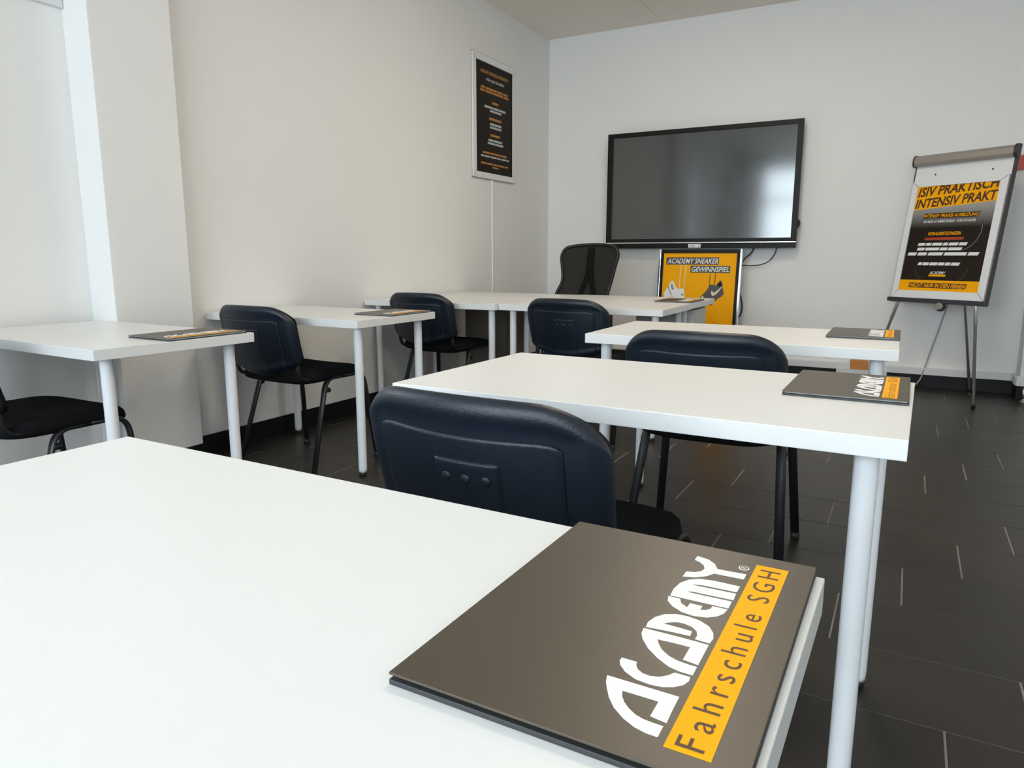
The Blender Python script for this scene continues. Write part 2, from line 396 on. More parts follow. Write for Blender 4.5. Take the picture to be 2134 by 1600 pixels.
T['R4'] = table('white table in front of the mesh office chair, front row right', -1.135, 3.722, R(.6), 1.0)
T['L0'] = table('white table at far left against the wall pillar', -2.172, 1.281, R(-2.38), 1.0)
T['L1'] = table('white table along left wall between pillar and far row', -2.13, 2.442, 0, 1.0)
T['L2'] = table('white table in left corner under the wall poster, front row left', -2.141, 3.671, R(.1), 0.99)
T['R5'] = table('white teacher table with folder, beside the sneaker poster', -1.146, 4.326, 0, 0.99, group='teacher tables pushed against the front row')
T['L5'] = table('white teacher table in the left corner behind the front row', -2.14, 4.30, 0, 0.985, group='teacher tables pushed against the front row')

# drawer pedestals under the teacher tables
def pedestal(label, x0, x1, y0, y1, h, m):
    t = thing('drawer_pedestal', label, 'drawer unit', ((x0+x1)/2, (y0+y1)/2, 0))
    w, d = (x1-x0)/2, (y1-y0)/2
    G().box(-w, w, -d, d, .03, h, b=.002).build('body', m, t)
    for sx in (-1, 1):
        for sy in (-1, 1): G().lathe([(.02, 0), (.02, .03)], 12, (sx*(w-.03), sy*(d-.03), 0)).build('foot', m_blackp, t)
    n = 3; zs = [.04+(h-.045)*i/n for i in range(n+1)]
    for i in range(n):
        dr = G().box(-w+.003, w-.003, d, d+.016, zs[i]+.003, zs[i+1]-.003, b=.002).build('drawer', m, t)
        G().box(-.06, .06, d+.016, d+.03, zs[i+1]-.05, zs[i+1]-.038, b=.002).build('handle', m_alu, dr)
    return t
pedestal('pale grey drawer unit under the teacher table beside sneaker poster', -1.53, -1.158, 4.44, 4.75, .69, m_ped)
pedestal('drawer unit coloured brown grey for the shade under the left teacher table', -2.84, -2.50, 4.44, 4.80, .69, m_ped2)

# ================================================================== visitor chair
def hw(t): return .238+.010*min(1, t*1.6)**.8
RC = .109
def back_frame(s, t):
    h_ = .242; a = 1-RC/h_; q = max(0, (abs(s)-a)/(1-a)); drop = RC*.8*(1-math.sqrt(max(0, 1-q*q)))
    zt = .805-.010*s*s-drop
    ab = .86; qb = max(0, (abs(s)-ab)/(1-ab)); zb = .478+.062*s*s+.03*(1-math.sqrt(max(0, 1-qb*qb)))
    z = zb+(zt-zb)*t; x = s*hw((z-.47)/.33 if z > .47 else 0)
    y = -.196-(z-.46)*.237+.060*s*s-.012*math.sin(math.pi*max(0, min(1, (z-.45)/.37)))
    return x, y, z
def edge_m(s, t): return min((1-abs(s))*.24, t*.33, (1-t)*.33)
def prof(m, r): k = max(0, min(1, m/r)); return math.sqrt(max(0, 1-(1-k)**2))
def cosgrid(n): return [0.5-0.5*math.cos(math.pi*i/n) for i in range(n+1)]
def make_chair(label):
    t = thing('visitor_chair', label, 'chair', group='black visitor chairs')
    # rear plastic shell with rolled rim
    us = [2*a-1 for a in cosgrid(44)]; vs = cosgrid(36)
    def rear(s, v):
        x, y, z = back_frame(s, v); m = edge_m(s, v); d = .020*prof(m, .030)-.006*max(0, min(1, (m-.032)/.02)); return (x, y-.004-d, z)
    def front(s, v):
        x, y, z = back_frame(s, v); return (x*.995, y-.004, z)
    g = G(); g.grid(rear, 0, 0, us, vs); g.grid(front, 0, 0, us, vs, flip=True)
    back = g.build('backrest', m_shell, t, merge=.0002)
    def cush(s, v):
        x, y, z = back_frame(s, v); return (x*.985, y-.004+.034*prof(edge_m(s, v), .035), z*.985+.0095)
    def cush_b(s, v):
        x, y, z = back_frame(s, v); return (x*.985, y-.0038, z*.985+.0095)
    g = G(); g.grid(cush, 0, 0, us, vs, flip=True); g.grid(cush_b, 0, 0, us, vs); g.build('back_cushion', m_fabric, t, merge=.0002)
    # raised panel and bracket cover on the shell
    def plate(s0, s1, v0, v1, h, r, taper=0.0, cr_=.06):
        U = [2*a-1 for a in cosgrid(28)]; V = cosgrid(24)
        def pt(a, b, k):
            vv = v0+(v1-v0)*b
            q = max(0, (abs(a)-(1-cr_*2.2))/(cr_*2.2)); vv = min(vv, v1-(v1-v0)*cr_*(1-math.sqrt(max(0, 1-q*q)))) if b > .5 else vv
            ss = (s0+s1)/2+(s1-s0)/2*a*(1-taper*(1-b)); x, y, z = rear(ss, vv)
            m = min((1-abs(a))*(s1-s0)/2*.24, b*(v1-v0)*.33+.02, (1-b)*(v1-v0)*.33); return (x, y+.002-k*(h+.002)*prof(m, r), z)
        g = G(); g.grid(lambda a, b: pt(a, b, 1), 0, 0, U, V); g.grid(lambda a, b: pt(a, b, 0), 0, 0, U, V, flip=True); return g
    plate(-.76, .74, .06, .80, .006, .005).build('back_panel', m_shell, back, merge=.0002)
    cov = plate(-.18, .34, .03, .675, .012, .006, .0).build('bracket_cover', m_shell, back, merge=.0002)
    for k in (-.075, .08, .235):
        x, y, z = rear(k, .575); G().lathe([(.009, -.002), (.009, .001), (.0065, .0028), (.002, .0034)], 14, (x, y-.0118, z), 'Y').build('rivet', m_shell, back)
    # seat cushion and pan
    def seat_pt(u, v):
        # u angle, v radius 0..1
        a = 2*math.pi*u; c, s = math.cos(a), math.sin(a); e = 2/4.2
        px = math.copysign(abs(c)**e, c)*v; py = math.copysign(abs(s)**e, s)*v
        return px*.236, .052+py*.232
    prT = [(0, .496), (.3, .496), (.6, .495), (.82, .492), (.93, .485), (.98, .474), (1.0, .460), (.985, .448), (.95, .442), (.0, .442)]
    def ring(pr, n=56):
        g = G(); v = []; f = []
        for r, z in pr:
            for j in range(n):
                x, y = seat_pt(j/n, r); wf = -.022*max(0, (y-.13)/.154)**2 + .008*(x/.232)**2*(1 if z > .47 else 0); v.append((x, y, z+wf))
        for i in range(len(pr)-1):
            for j in range(n): f.append((i*n+j, i*n+(j+1) % n, (i+1)*n+(j+1) % n, (i+1)*n+j))
        return g.add(v, f, True)
    ring(prT[::-1]).build('seat', m_fabric, t, merge=.0004)
    ring([(0, .412), (.3, .413), (.6, .419), (.85, .433), (.965, .447), (.975, .458), (0, .458)]).build('seat_pan', m_blackp, t, merge=.0004)
    # legs: oval tube, front and rear halves of each side frame
    for sx in (-1, 1):
        for fy, ty, end in ((-.155, -.02, .10), (.285, .235, .10)):
            p = smooth_path([(sx*.255, fy, .012), (sx*.222, ty, .447), (sx*.220, end, .450)], .055, 7)
            l = G().tube(p, .0155, .009, 14).build('leg', m_tube, t)
            G().lathe([(.014, 0), (.016, .003), (.016, .022), (.012, .025)], 14, (sx*.255, fy, 0)).build('glide', m_blackp, l)
        G().tube(smooth_path([(sx*.205, .02, .456), (sx*.207, -.172, .456), (sx*.207, -.178, .60)], .06, 7), .012, .0085, 12).build('back_upright', m_tube, t)
        G().lathe([(.010, -.016), (.012, -.012), (.012, .012), (.010, .016)], 12, (sx*.232, -.022, .395), 'Y').build('coupling', m_blackp, t)
    for y_ in (-.02, .17): G().tube([(-.216, y_, .446), (.216, y_, .446)], .008, .008, 10, ref=(0, 1, 0)).build('cross_bar', m_tube, t)
    return t
ch = make_chair('nearest visitor chair, its dark blue back shell facing the camera')
ch.location = (-.612, 1.233, 0); ch.rotation_euler = (0, 0, R(-3.3))
for (x, y, a, lab) in ((-.540, 2.40, 1, 'black chair whose rounded back top shows between the second and third right tables'),
                       (-1.563, 3.69, -5, 'black chair pushed to front row table below the mesh office chair'),
                       (-2.69, 1.315, 1, 'black chair at the far left, cut by frame, under the pillar table'),
                       (-2.612, 2.53, -2, 'black chair seen obliquely beside the pillar, at the left wall table'),
                       (-2.61, 3.809, -3, 'black chair at the front row table in the left corner')):
    dup(ch, (x, y, 0), R(a), lab)

# ================================================================== folders
LOGO = {
 'A': [(131.9,65.3),(151.9,64.8),(167.9,64.5),(180.9,64.2),(180.8,49.2),(181.0,35.2),(175.3,36.1),(170.3,37.0),(170.5,45.4),(170.7,53.6),(158.7,53.8),(146.7,53.9),(148.5,47.9),(152.0,42.4),(156.6,37.7),(162.0,34.0),(167.2,32.1),(173.2,31.4),(180.2,31.2),(180.1,25.2),(180.0,20.2),(173.0,20.4),(165.0,22.5),(156.1,27.5),(147.7,34.7),(141.4,43.0),(136.6,52.0),(133.7,58.2)],
 'C': [(133.4,90.2),(144.4,90.0),(145.3,86.0),(147.8,81.6),(152.2,78.6),(157.4,77.9),(163.2,79.6),(168.0,84.3),(171.0,89.4),(176.4,89.3),(181.6,89.2),(182.0,84.2),(179.8,78.2),(175.1,73.3),(168.0,69.7),(160.0,68.7),(150.0,70.1),(141.1,75.1),(135.4,81.4),(133.3,86.2)],
 'A2': [(134.4,136.4),(160.4,136.2),(183.4,135.2),(183.1,120.2),(182.8,106.2),(177.8,107.0),(171.8,108.0),(172.0,118.4),(172.2,126.4),(160.2,126.6),(148.2,125.9),(151.0,119.9),(155.2,113.4),(161.8,107.8),(168.7,104.7),(176.7,103.4),(182.7,103.2),(182.6,97.2),(182.5,92.2),(173.5,92.6),(165.5,94.9),(155.7,101.6),(145.9,110.8),(138.6,121.1),(135.4,128.2)],
 'D': [(135.4,139.2),(134.6,146.8),(137.2,156.6),(142.4,164.4),(150.1,168.8),(159.1,169.7),(169.0,167.5),(177.7,161.8),(182.7,153.2),(184.4,145.2),(183.4,138.2),(177.4,138.4),(172.5,139.0),(172.9,144.4),(171.0,150.5),(166.6,155.3),(160.0,157.7),(154.2,157.2),(149.6,154.2),(145.7,150.0),(156.7,149.5),(168.0,148.5),(168.3,141.7),(155.5,141.2),(144.5,140.2)],
 'E': [(136.6,196.0),(146.6,195.4),(149.2,188.5),(155.2,184.0),(155.6,191.8),(165.5,191.6),(165.4,184.6),(169.6,186.4),(172.3,190.2),(172.8,195.4),(179.6,195.3),(184.6,195.2),(183.3,187.6),(179.8,180.7),(173.0,175.2),(163.2,172.8),(153.2,174.8),(144.3,180.6),(138.2,188.2)],
 'M': [(137.7,198.2),(136.9,210.2),(138.8,224.2),(143.7,233.6),(151.6,239.7),(162.6,241.8),(185.6,241.2),(185.3,229.6),(156.3,229.2),(149.3,226.6),(149.8,225.4),(185.3,226.0),(185.6,213.8),(152.0,213.4),(148.6,211.6),(148.9,210.2),(184.9,210.4),(184.7,197.8)],
 'Y': [(138.5,287.2),(149.5,284.0),(157.0,276.6),(161.1,267.2),(173.1,267.4),(186.2,268.0),(185.9,257.2),(172.9,257.0),(160.9,256.9),(155.7,248.2),(147.6,241.4),(137.5,238.2),(137.7,249.0),(145.2,251.4),(149.6,256.3),(150.8,262.5),(148.5,269.6),(143.8,274.8),(138.4,277.8)]}
ca, sa = math.cos(R(1.2)), math.sin(R(1.2))
def rot12(p): return ((p[0]*ca-p[1]*sa)/1000, (p[0]*sa+p[1]*ca)/1000)
FW, FLn, FT = .233, .318, .0092
def make_folder(label):
    t = thing('folder', label, 'folder', group='dark driving school folders')
    G().box(0, FW, 0, FLn, 0, .0040, b=.0006).build('back_cover', m_cover2, t)
    G().box(.004, FW-.003, .010, FLn-.004, .0041, .0072).build('pages', m_paper, t)
    cv = G().box(0, FW, 0, FLn, .0073, FT, b=.0005).build('front_cover', m_cover, t)
    for k, poly in LOGO.items(): G().prism([rot12(p) for p in poly], FT-.0001, FT+.0003).build('logo_letter', m_white, cv)
    bp = [rot12(p) for p in ((191.0, 293), (218.4, 294), (212.2, 13.7), (184.9, 14.0))]
    x0 = sum(p[0] for p in (bp[0], bp[3]))/2; x1 = sum(p[0] for p in (bp[1], bp[2]))/2
    bd = G().prism(rect(x0, x1, bp[3][1], bp[0][1]), FT-.0001, FT+.0003).build('orange_band', m_orange, cv)
    # lettering runs along local y, reading away from the viewer's left
    g = text_geo('Fahrschule SGH', .0185, .2845, -.0087, .0087, 0, space=1.45)
    cxm = (x0+x1)/2
    g.xf(Matrix.Translation((cxm, 0.0035, FT+.0005)) @ Matrix.Rotation(R(90), 4, 'Z')); g.build('lettering', m_brown, bd)
    c = rot12((181.8, 280.5)); ang = [2*math.pi*i/24 for i in range(24)]
    rg = G().prism([(c[0]+.0046*math.cos(a), c[1]+.0046*math.sin(a)) for a in ang], FT-.0001, FT+.0003).build('registered_mark', m_white, cv)
    G().prism([(c[0]+.0036*math.cos(a), c[1]+.0036*math.sin(a)) for a in ang], FT, FT+.0004).build('ring', m_cover, rg)
    g = text_geo('R', -.0019, .0019, -.0024, .0024, 0); g.xf(Matrix.Translation((c[0], c[1], FT+.0006)) @ Matrix.Rotation(R(90), 4, 'Z')); g.build('lettering', m_white, rg)
    return t
f1 = make_folder('nearest dark brown folder with large white logo and orange band')
f1.location = (-.2855, .3455, TH); f1.rotation_euler = (0, 0, R(-.3))
for (x, y, a, lab) in ((-.213, 1.553, -.3, 'dark folder with orange band on the second right table'),
                       (-.243, 2.752, .5, 'dark folder with orange band on the table before the flip chart'),
                       (-2.398, 1.545, -1.2, 'dark folder on the far left table beside the pillar'),
                       (-2.371, 2.700, 0, 'dark folder on the middle table along the left wall'),
                       (-1.384, 4.352, 0, 'thin dark folder on the teacher table before the sneaker poster')):
    dup(f1, (x, y, TH), R(a), lab)

# ================================================================== large display
DY = 6.32
tv = thing('wall_display', 'large black wall-mounted interactive display, screen switched off', 'display', (-1.665, YB, 1.09))
def BX(g, x0, x1, y0, y1, z0, z1, b=.0): return g.box(x0+1.665, x1+1.665, y0-YB, y1-YB, z0-1.09, z1-1.09, b)
X0, X1, Z0, Z1 = -2.492, -.838, 1.142, 2.099
BX(G(), X0+.02, X1-.02, DY+.035, 6.39, Z0-.02, Z1-.02, b=.01).build('rear_housing', m_bezel, tv)
BX(G(), -1.95, -1.38, 6.39, 6.438, 1.35, 1.85).build('wall_mount', m_bezel, tv)
bz = .044
for n_, a in (('top', (X0, X1, Z1-bz*.85, Z1)), ('bottom', (X0, X1, Z0, Z0+bz*.7)), ('left', (X0, X0+bz*1.15, Z0+bz*.7, Z1-bz*.85)), ('right', (X1-bz, X1, Z0+bz*.7, Z1-bz*.85))):
    BX(G(), a[0], a[1], DY, DY+.036, a[2], a[3], b=.002).build('bezel', m_bezel, tv)
BX(G(), X0+.03, X1-.03, DY+.012, DY+.02, Z0+.02, Z1-.03).build('screen', m_screen, tv)
BX(G(), X0+.002, X1-.002, DY-.001, DY+.03, Z0-.0085, Z0-.0003, b=.001).build('silver_strip', m_chrome, tv)
BX(G(), X0+.002, X1-.002, DY+.002, DY+.04, 1.090, Z0-.0088, b=.002).build('speaker_bar', m_bezel, tv)
st = BX(G(), -1.722, -1.614, DY+.0005, DY+.0019, 1.094, 1.125).build('sticker', m_white, tv)
BX(G(), -1.712, -1.665, DY-.0003, DY+.0004, 1.105, 1.112).build('sticker_print', m_greyp, st)
BX(G(), -1.632, -1.626, DY-.0003, DY+.0004, 1.100, 1.120).build('sticker_print', m_greyp, st)
G().lathe([(.046, -.012), (.048, -.006), (.048, .006), (.046, .012)], 24, (X1+1.665-.03, DY+.045-YB, 1.285-1.09), 'Y').build('pen_holder', m_bezel, tv)
# cables hanging behind the display
def cable(name, label, pts, r, m): return tag(G().tube(catmull(pts, 8), r, r, 8).build(name, m), label, 'cable')
cable('display_cable', 'thin black cable looping below right side of the display', [(-1.00, 6.41, 1.12), (-1.008, 6.41, 1.05), (-1.05, 6.41, .985), (-1.12, 6.41, .95), (-1.20, 6.41, .942), (-1.30, 6.41, .945)], .004, m_cableb)
cable('display_cable', 'black cable running from display to the floor beside sneaker poster', [(-1.17, 6.40, 1.12), (-1.20, 6.40, 1.05), (-1.255, 6.39, .99), (-1.285, 6.37, .88), (-1.28, 6.36, .75), (-1.245, 6.36, .62), (-1.25, 6.36, .53), (-1.30, 6.36, .44), (-1.33, 6.36, .2), (-1.33, 6.37, .004)], .006, m_cableb)

# ================================================================== sneaker poster stand under the display
pw, ph, lean = .690, 1.085, R(5)
ps = thing('poster_stand', 'orange sneaker raffle poster in silver and black stand below the display', 'poster stand', Mx=Matrix.Translation((-1.583, 6.105, 0)) @ Matrix.Rotation(R(90)-lean, 4, 'X'))
for s in (-1, 1): G().box(s*pw/2-.009, s*pw/2+.009, 0, ph, -.02, .016, b=.003).build('side_profile', m_chrome, ps)
G().box(-pw/2+.009, pw/2-.009, .012, ph-.004, -.016, .004).build('back_panel', m_bezel, ps)
for a, b in ((.012, .05), (ph-.036, ph-.004)): G().box(-pw/2+.009, pw/2-.009, a, b, .004, .012).build('border', m_bezel, ps)
for s in (-1, 1): G().box(s*(pw/2-.0215)-.0125, s*(pw/2-.0215)+.0125, .05, ph-.036, .004, .012).build('border', m_bezel, ps)
G().tube([(-.2, ph-.06, -.02), (-.2, .05, -.235)], .009, .009, 8).build('rear_strut', m_chrome, ps)
G().tube([(.2, ph-.06, -.02), (.2, .05, -.235)], .009, .009, 8).build('rear_strut', m_chrome, ps)
oz = .006
po = G().box(-pw/2+.034, pw/2-.034, .05, ph-.036, .0041, .0055).build('poster', m_orange, ps)
def PR(g, m, name='print'): return g.build(name, m, po)
# positions in metres of the poster plane: u = x + 1.583, v = height along the leaning sheet
lb = PR(G().prism(rect(-.288, .165, .952, 1.014), oz-.0006, oz), m_darkgrey, 'caption_box')
text_geo('ACADEMY SNEAKER', -.278, .158, .961, 1.005, oz+.0004, shear=.28, bold=.012).build('lettering', m_white, lb)
lb = PR(G().prism(rect(-.072, .262, .884, .944), oz-.0006, oz), m_darkgrey, 'caption_box')
text_geo('GEWINNSPIEL', -.062, .255, .893, .935, oz+.0004, shear=.28, bold=.012).build('lettering', m_white, lb)
def lace(x, y0, y1, m): PR(G().prism(rect(x-.003, x+.003, y0, y1, .004), oz-.0006, oz), m, 'lace')
m_cream = mat('cream_print', (0.80, 0.72, 0.55), .5, var=.03)
for x in (-.160, -.118): lace(x, .745, .952, m_cream)
for x in (.096, .140): lace(x, .775, .884, m_brown)
def smooth2(pts, n=5):
    P = [Vector((x, y)) for x, y in pts]; out = []; k = len(P)
    for i in range(k):
        a, b, c, d = P[i-1], P[i], P[(i+1) % k], P[(i+2) % k]
        for j in range(n):
            t = j/n; q = 0.5*((2*b)+(c-a)*t+(2*a-5*b+4*c-d)*t*t+(3*b-a-3*c+d)*t**3); out.append((q.x, q.y))
    return out
# pale sneaker pair
PR(G().prism(smooth2([(-.222, .815), (-.205, .79), (-.185, .755), (-.160, .744), (-.128, .748), (-.112, .715), (-.112, .66), (-.14, .62), (-.25, .625), (-.285, .66), (-.292, .70), (-.275, .735), (-.252, .765), (-.245, .795)]), oz-.0006, oz), m_white, 'pale_sneaker')
PR(G().prism(smooth2([(-.225, .790), (-.212, .765), (-.205, .742), (-.218, .735), (-.232, .755), (-.234, .775)]), oz, oz+.0004), m_greyp, 'opening')
PR(G().prism(smooth2([(-.225, .690), (-.205, .670), (-.175, .672), (-.168, .650), (-.20, .640), (-.215, .660)]), oz, oz+.0004), mat('tan_print', (.62, .36, .12), .5, var=.05), 'swoosh')
PR(G().prism(smooth2([(-.252, .765), (-.238, .725), (-.222, .695), (-.228, .692), (-.246, .722), (-.258, .758)]), oz, oz+.0004), m_greyp, 'seam')
PR(G().prism(smooth2([(-.135, .70), (-.12, .705), (-.12, .69), (-.135, .685)]), oz, oz+.0004), m_greyp, 'seam')
# dark sneaker
PR(G().prism(smooth2([(.190, .822), (.207, .80), (.212, .76), (.222, .715), (.21, .69), (.185, .675), (.150, .64), (.125, .612), (.06, .625), (.02, .645), (.035, .685), (.06, .715), (.085, .75), (.10, .782), (.125, .788), (.148, .778), (.165, .795)]), oz-.0006, oz), m_darkgrey, 'dark_sneaker')
PR(G().prism(smooth2([(.186, .812), (.20, .79), (.195, .77), (.168, .778), (.172, .796)]), oz, oz+.0004), m_blackprint, 'opening')
PR(G().prism(smooth2([(.118, .728), (.126, .735), (.136, .718), (.165, .735), (.205, .775), (.188, .742), (.165, .712), (.135, .692), (.12, .705)], 4), oz, oz+.0004), m_cream, 'swoosh')
PR(G().prism(smooth2([(.04, .680), (.052, .688), (.055, .676), (.045, .668)]), oz, oz+.0004), m_white, 'tag')
PR(G().prism(smooth2([(.09, .665), (.11, .675), (.125, .655), (.115, .64), (.095, .645)]), oz, oz+.0004), m_brown, 'sole')

# ================================================================== flip chart with poster
bl, br_, tr, tl = Vector((-.109, 6.2011, .7105)), Vector((.4642, 5.8421, .7105)), Vector((.5558, 5.9888, 1.7276)), Vector((-.0164, 6.3478, 1.7276))
base = Vector(((bl.x+br_.x)/2, (bl.y+br_.y)/2, 0)); yaw = math.atan2(br_.y-bl.y, br_.x-bl.x)
fcw = (br_-bl).length; fch = (tl-bl).length; fl_lean = math.atan2(((tl-bl) - Vector((0, 0, (tl-bl).z))).length, (tl-bl).z)
fc = thing('flip_chart', 'white tripod flip chart showing a black and orange course poster', 'flip chart', base, yaw)
MB = Matrix.Translation((0, 0, bl.z)) @ Matrix.Rotation(R(90)-fl_lean, 4, 'X')     # board plane: x right, y up the board, z to viewer
def FB(g, name, m, par=None): return g.xf(MB).build(name, m, par or fc)
hw_, H = fcw/2, fch
FB(G().box(-hw_, hw_, 0, H, -.022, 0, b=.004), 'board', m_board)
FB(G().box(hw_-.001, hw_+.012, -.02, H-.02, -.03, .006, b=.003), 'side_edge', m_darkplum)
FB(G().box(-hw_-.006, -hw_+.001, -.02, H-.02, -.03, .004, b=.002), 'side_edge', m_darkplum)
FB(G().box(-hw_-.012, hw_+.014, -.026, .004, -.024, .034, b=.004), 'pen_tray', m_darkplum)
# clamp bar along the top
bar = G()
sec = [(-.004, .0), (-.010, .032), (.010, .046), (.045, .048), (.068, .034), (.074, .0)]
v = [(x, H-.045+a, b-.004) for x in (-hw_-.004, hw_+.004) for a, b in sec]; n = len(sec)
bar.add(v, [(i, (i+1) % n, n+(i+1) % n, n+i) for i in range(n)]+[tuple(range(n))[::-1], tuple(range(n, 2*n))])
FB(bar, 'clamp_bar', m_clamp)
for x0, x1 in ((-hw_-.012, -hw_-.004), (hw_+.004, hw_+.026)):
    e = G(); v = [(x, H-.045+(a-.03)*1.12+.03, (b-.02)*1.15+.018) for x in (x0, x1) for a, b in sec]
    e.add(v, [(i, (i+1) % n, n+(i+1) % n, n+i) for i in range(n)]+[tuple(range(n))[::-1], tuple(range(n, 2*n))]); FB(e, 'bar_end_cap', m_darkplum)
for x in (-hw_*.55, hw_*.62): FB(G().lathe([(.0065, 0), (.0065, .0012)], 14, (x, H-.118, 0)), 'hook_hole', m_blackp)
# snap frame around the poster
fy0, fy1 = .006, H-.165
p0x, p1x, p0y, p1y = -hw_+.048, hw_-.055, .062, H-.205
FB(G().box(-hw_+.002, hw_-.004, fy0, fy1, .0005, .006), 'frame_back', m_clamp)
for poly in ([(-hw_+.004, fy0), (hw_-.006, fy0), (p1x, p0y), (p0x, p0y)], [(-hw_+.004, fy1), (hw_-.006, fy1), (p1x, p1y), (p0x, p1y)],
             [(-hw_+.004, fy0), (p0x, p0y), (p0x, p1y), (-hw_+.004, fy1)], [(hw_-.006, fy0), (p1x, p0y), (p1x, p1y), (hw_-.006, fy1)]):
    cx = sum(p[0] for p in poly)/4; cy = sum(p[1] for p in poly)/4
    FB(G().prism([(x+(cx-x)*.008, y+(cy-y)*.008) for x, y in poly], .0062, .016), 'frame_profile', m_board)
PWd, PHt = p1x-p0x, p1y-p0y
def UV(u, v): return (p0x+u*PWd, p1y-v*PHt)
pst = FB(G().box(p0x, p1x, p0y, p1y, .0062, .0075), 'poster', m_fade)
def FP(g, m, name='print', par=None): return g.xf(MB).build(name, m, par or pst)
zq = .0079
FP(G().prism([UV(0, 0), UV(1, 0), UV(1, .172), UV(0, .224)], .0074, zq), m_orange, 'orange_header')
FP(text_geo('ISIV PRAKTISCH', *(UV(.01, 0)[0], UV(1.0, 0)[0]), UV(0, .078)[1], UV(0, -.012)[1], zq+.0003, shear=.25, bold=.03, rot=R(3.7)), m_brown, 'lettering')
FP(text_geo('INTENSIV PRAKT', *(UV(.0, 0)[0], UV(1.0, 0)[0]), UV(0, .188)[1], UV(0, .098)[1], zq+.0003, shear=.25, bold=.03, rot=R(3.7)), m_brown, 'lettering')
def box_line(u0, u1, v, h, m, sh=.01): return FP(G().prism(rect(UV(u0, 0)[0], UV(u1, 0)[0], UV(0, v+h/2)[1], UV(0, v-h/2)[1], sh), .0074, zq), m, 'text_box')
def words(u0, u1, v, h, n, m): return FP(word_blocks(UV(u0, 0)[0], UV(u1, 0)[0], UV(0, v+h/2)[1], UV(0, v-h/2)[1], n, .008, zq), m, 'text_line')
def line(body, u0, u1, v, h, m): return FP(text_geo(body, UV(u0, 0)[0], UV(u1, 0)[0], UV(0, v+h/2)[1], UV(0, v-h/2)[1], zq+.0003, shear=.25, bold=.016), m, 'lettering')
box_line(.14, .82, .285, .046, m_blackprint); line('INTENSIV PRAXIS AUSBILDUNG', .15, .825, .285, .032, m_orange)
line('IN NUR 14 WERKTAGEN - FÜR SCHÜLER', .16, .80, .337, .028, m_white)
line('VORAUSSETZUNGEN', .25, .66, .455, .032, m_orange)
FP(G().prism(rect(UV(.215, 0)[0], UV(.70, 0)[0], UV(0, .517)[1], UV(0, .492)[1], .004), .0074, zq), m_red, 'red_line')
words(.14, .75, .556, .027, 6, m_white); words(.14, .70, .601, .027, 4, m_white); words(.03, .91, .648, .030, 5, m_white); words(.19, .71, .742, .028, 6, m_white)
line('ACADEMY', .37, .57, .826, .027, m_white); box_line(.36, .57, .852, .018, m_orange, .003)
for rr, cv_, u0 in ((.205, .70, .5), (.16, .42, .62)):
    g = G(); c0 = UV(u0, cv_); v = []; f = []
    for i in range(41):
        a = R(200)+R(140)*i/40 if rr > .2 else R(-70)+R(80)*i/40
        for q in (rr, rr-.0035): v.append((c0[0]+q*math.cos(a), c0[1]+q*math.sin(a), zq-.0001))
    for i in range(40): f.append((2*i, 2*i+1, 2*i+3, 2*i+2))
    FP(g.add(v, f), m_darkgrey if rr > .2 else m_greyp, 'steering_wheel_print')
FP(G().prism([UV(0, .898), UV(1, .898), UV(1, 1), UV(0, 1)], .0074, zq), m_orange, 'orange_footer')
FP(G().prism(rect(UV(.125, 0)[0], UV(.845, 0)[0], UV(0, .972)[1], UV(0, .924)[1], .006), zq, zq+.0003), m_brown, 'text_box')
FP(text_geo('NICHT NUR IN DEN FERIEN', UV(.14, 0)[0], UV(.845, 0)[0], UV(0, .966)[1], UV(0, .930)[1], zq+.0006, shear=.25, bold=.025), m_orange, 'lettering')
# tripod: two front legs, one rear leg, knob
inv = Matrix.Rotation(-yaw, 4, 'Z') @ Matrix.Translation(-base)
def LW(p): return inv @ Vector(p)
lean_y = lambda z: math.tan(fl_lean)*(z-bl.z)
def fleg(top, foot, r0=.0135, r1=.010):
    a, b = Vector(top), Vector(foot); l = G().tube([a, a.lerp(b, .45), a.lerp(b, .451), b+(a-b).normalized()*.02], r0, r0, 14, radii=[1, 1, .78, .78]).build('leg', m_alu, fc)
    G().tube([b+(a-b).normalized()*.03, b+Vector((0, 0, .002))], .0125, .0125, 12).build('rubber_foot', m_blackp, l)
foot = LW((.456, 5.694, 0)); kx = hw_-.115
fleg((kx, .06, 1.0), foot)
fleg((-kx, .06, 1.0), (-foot.x, foot.y, 0))
fleg((.06, .10, 1.25), LW((.477, 6.385, 0)))
G().lathe([(.024, 0), (.026, .004), (.026, .02), (.018, .026)], 20, (.052, -.026, .668), 'Y').build('height_knob', m_clamp, fc)
G().lathe([(.036, -.012), (.036, -.001)], 20, (.052, -.026, .668), 'Y').build('knob_collar', m_darkplum, fc)
G().tube([(.052, .03, .72), (.052, .12, 1.2)], .014, .014, 12).build('centre_post', m_darkplum, fc)

# grey cable on the wall behind the flip chart
cable('wall_cable', 'grey cable hanging on back wall below the flip chart', [(.285, 6.425, .72), (.262, 6.425, .60), (.225, 6.425, .43), (.185, 6.42, .26), (.160, 6.40, .15), (.13, 6.34, .06), (.06, 6.30, .006), (-.05, 6.29, .006)], .005, m_cable)

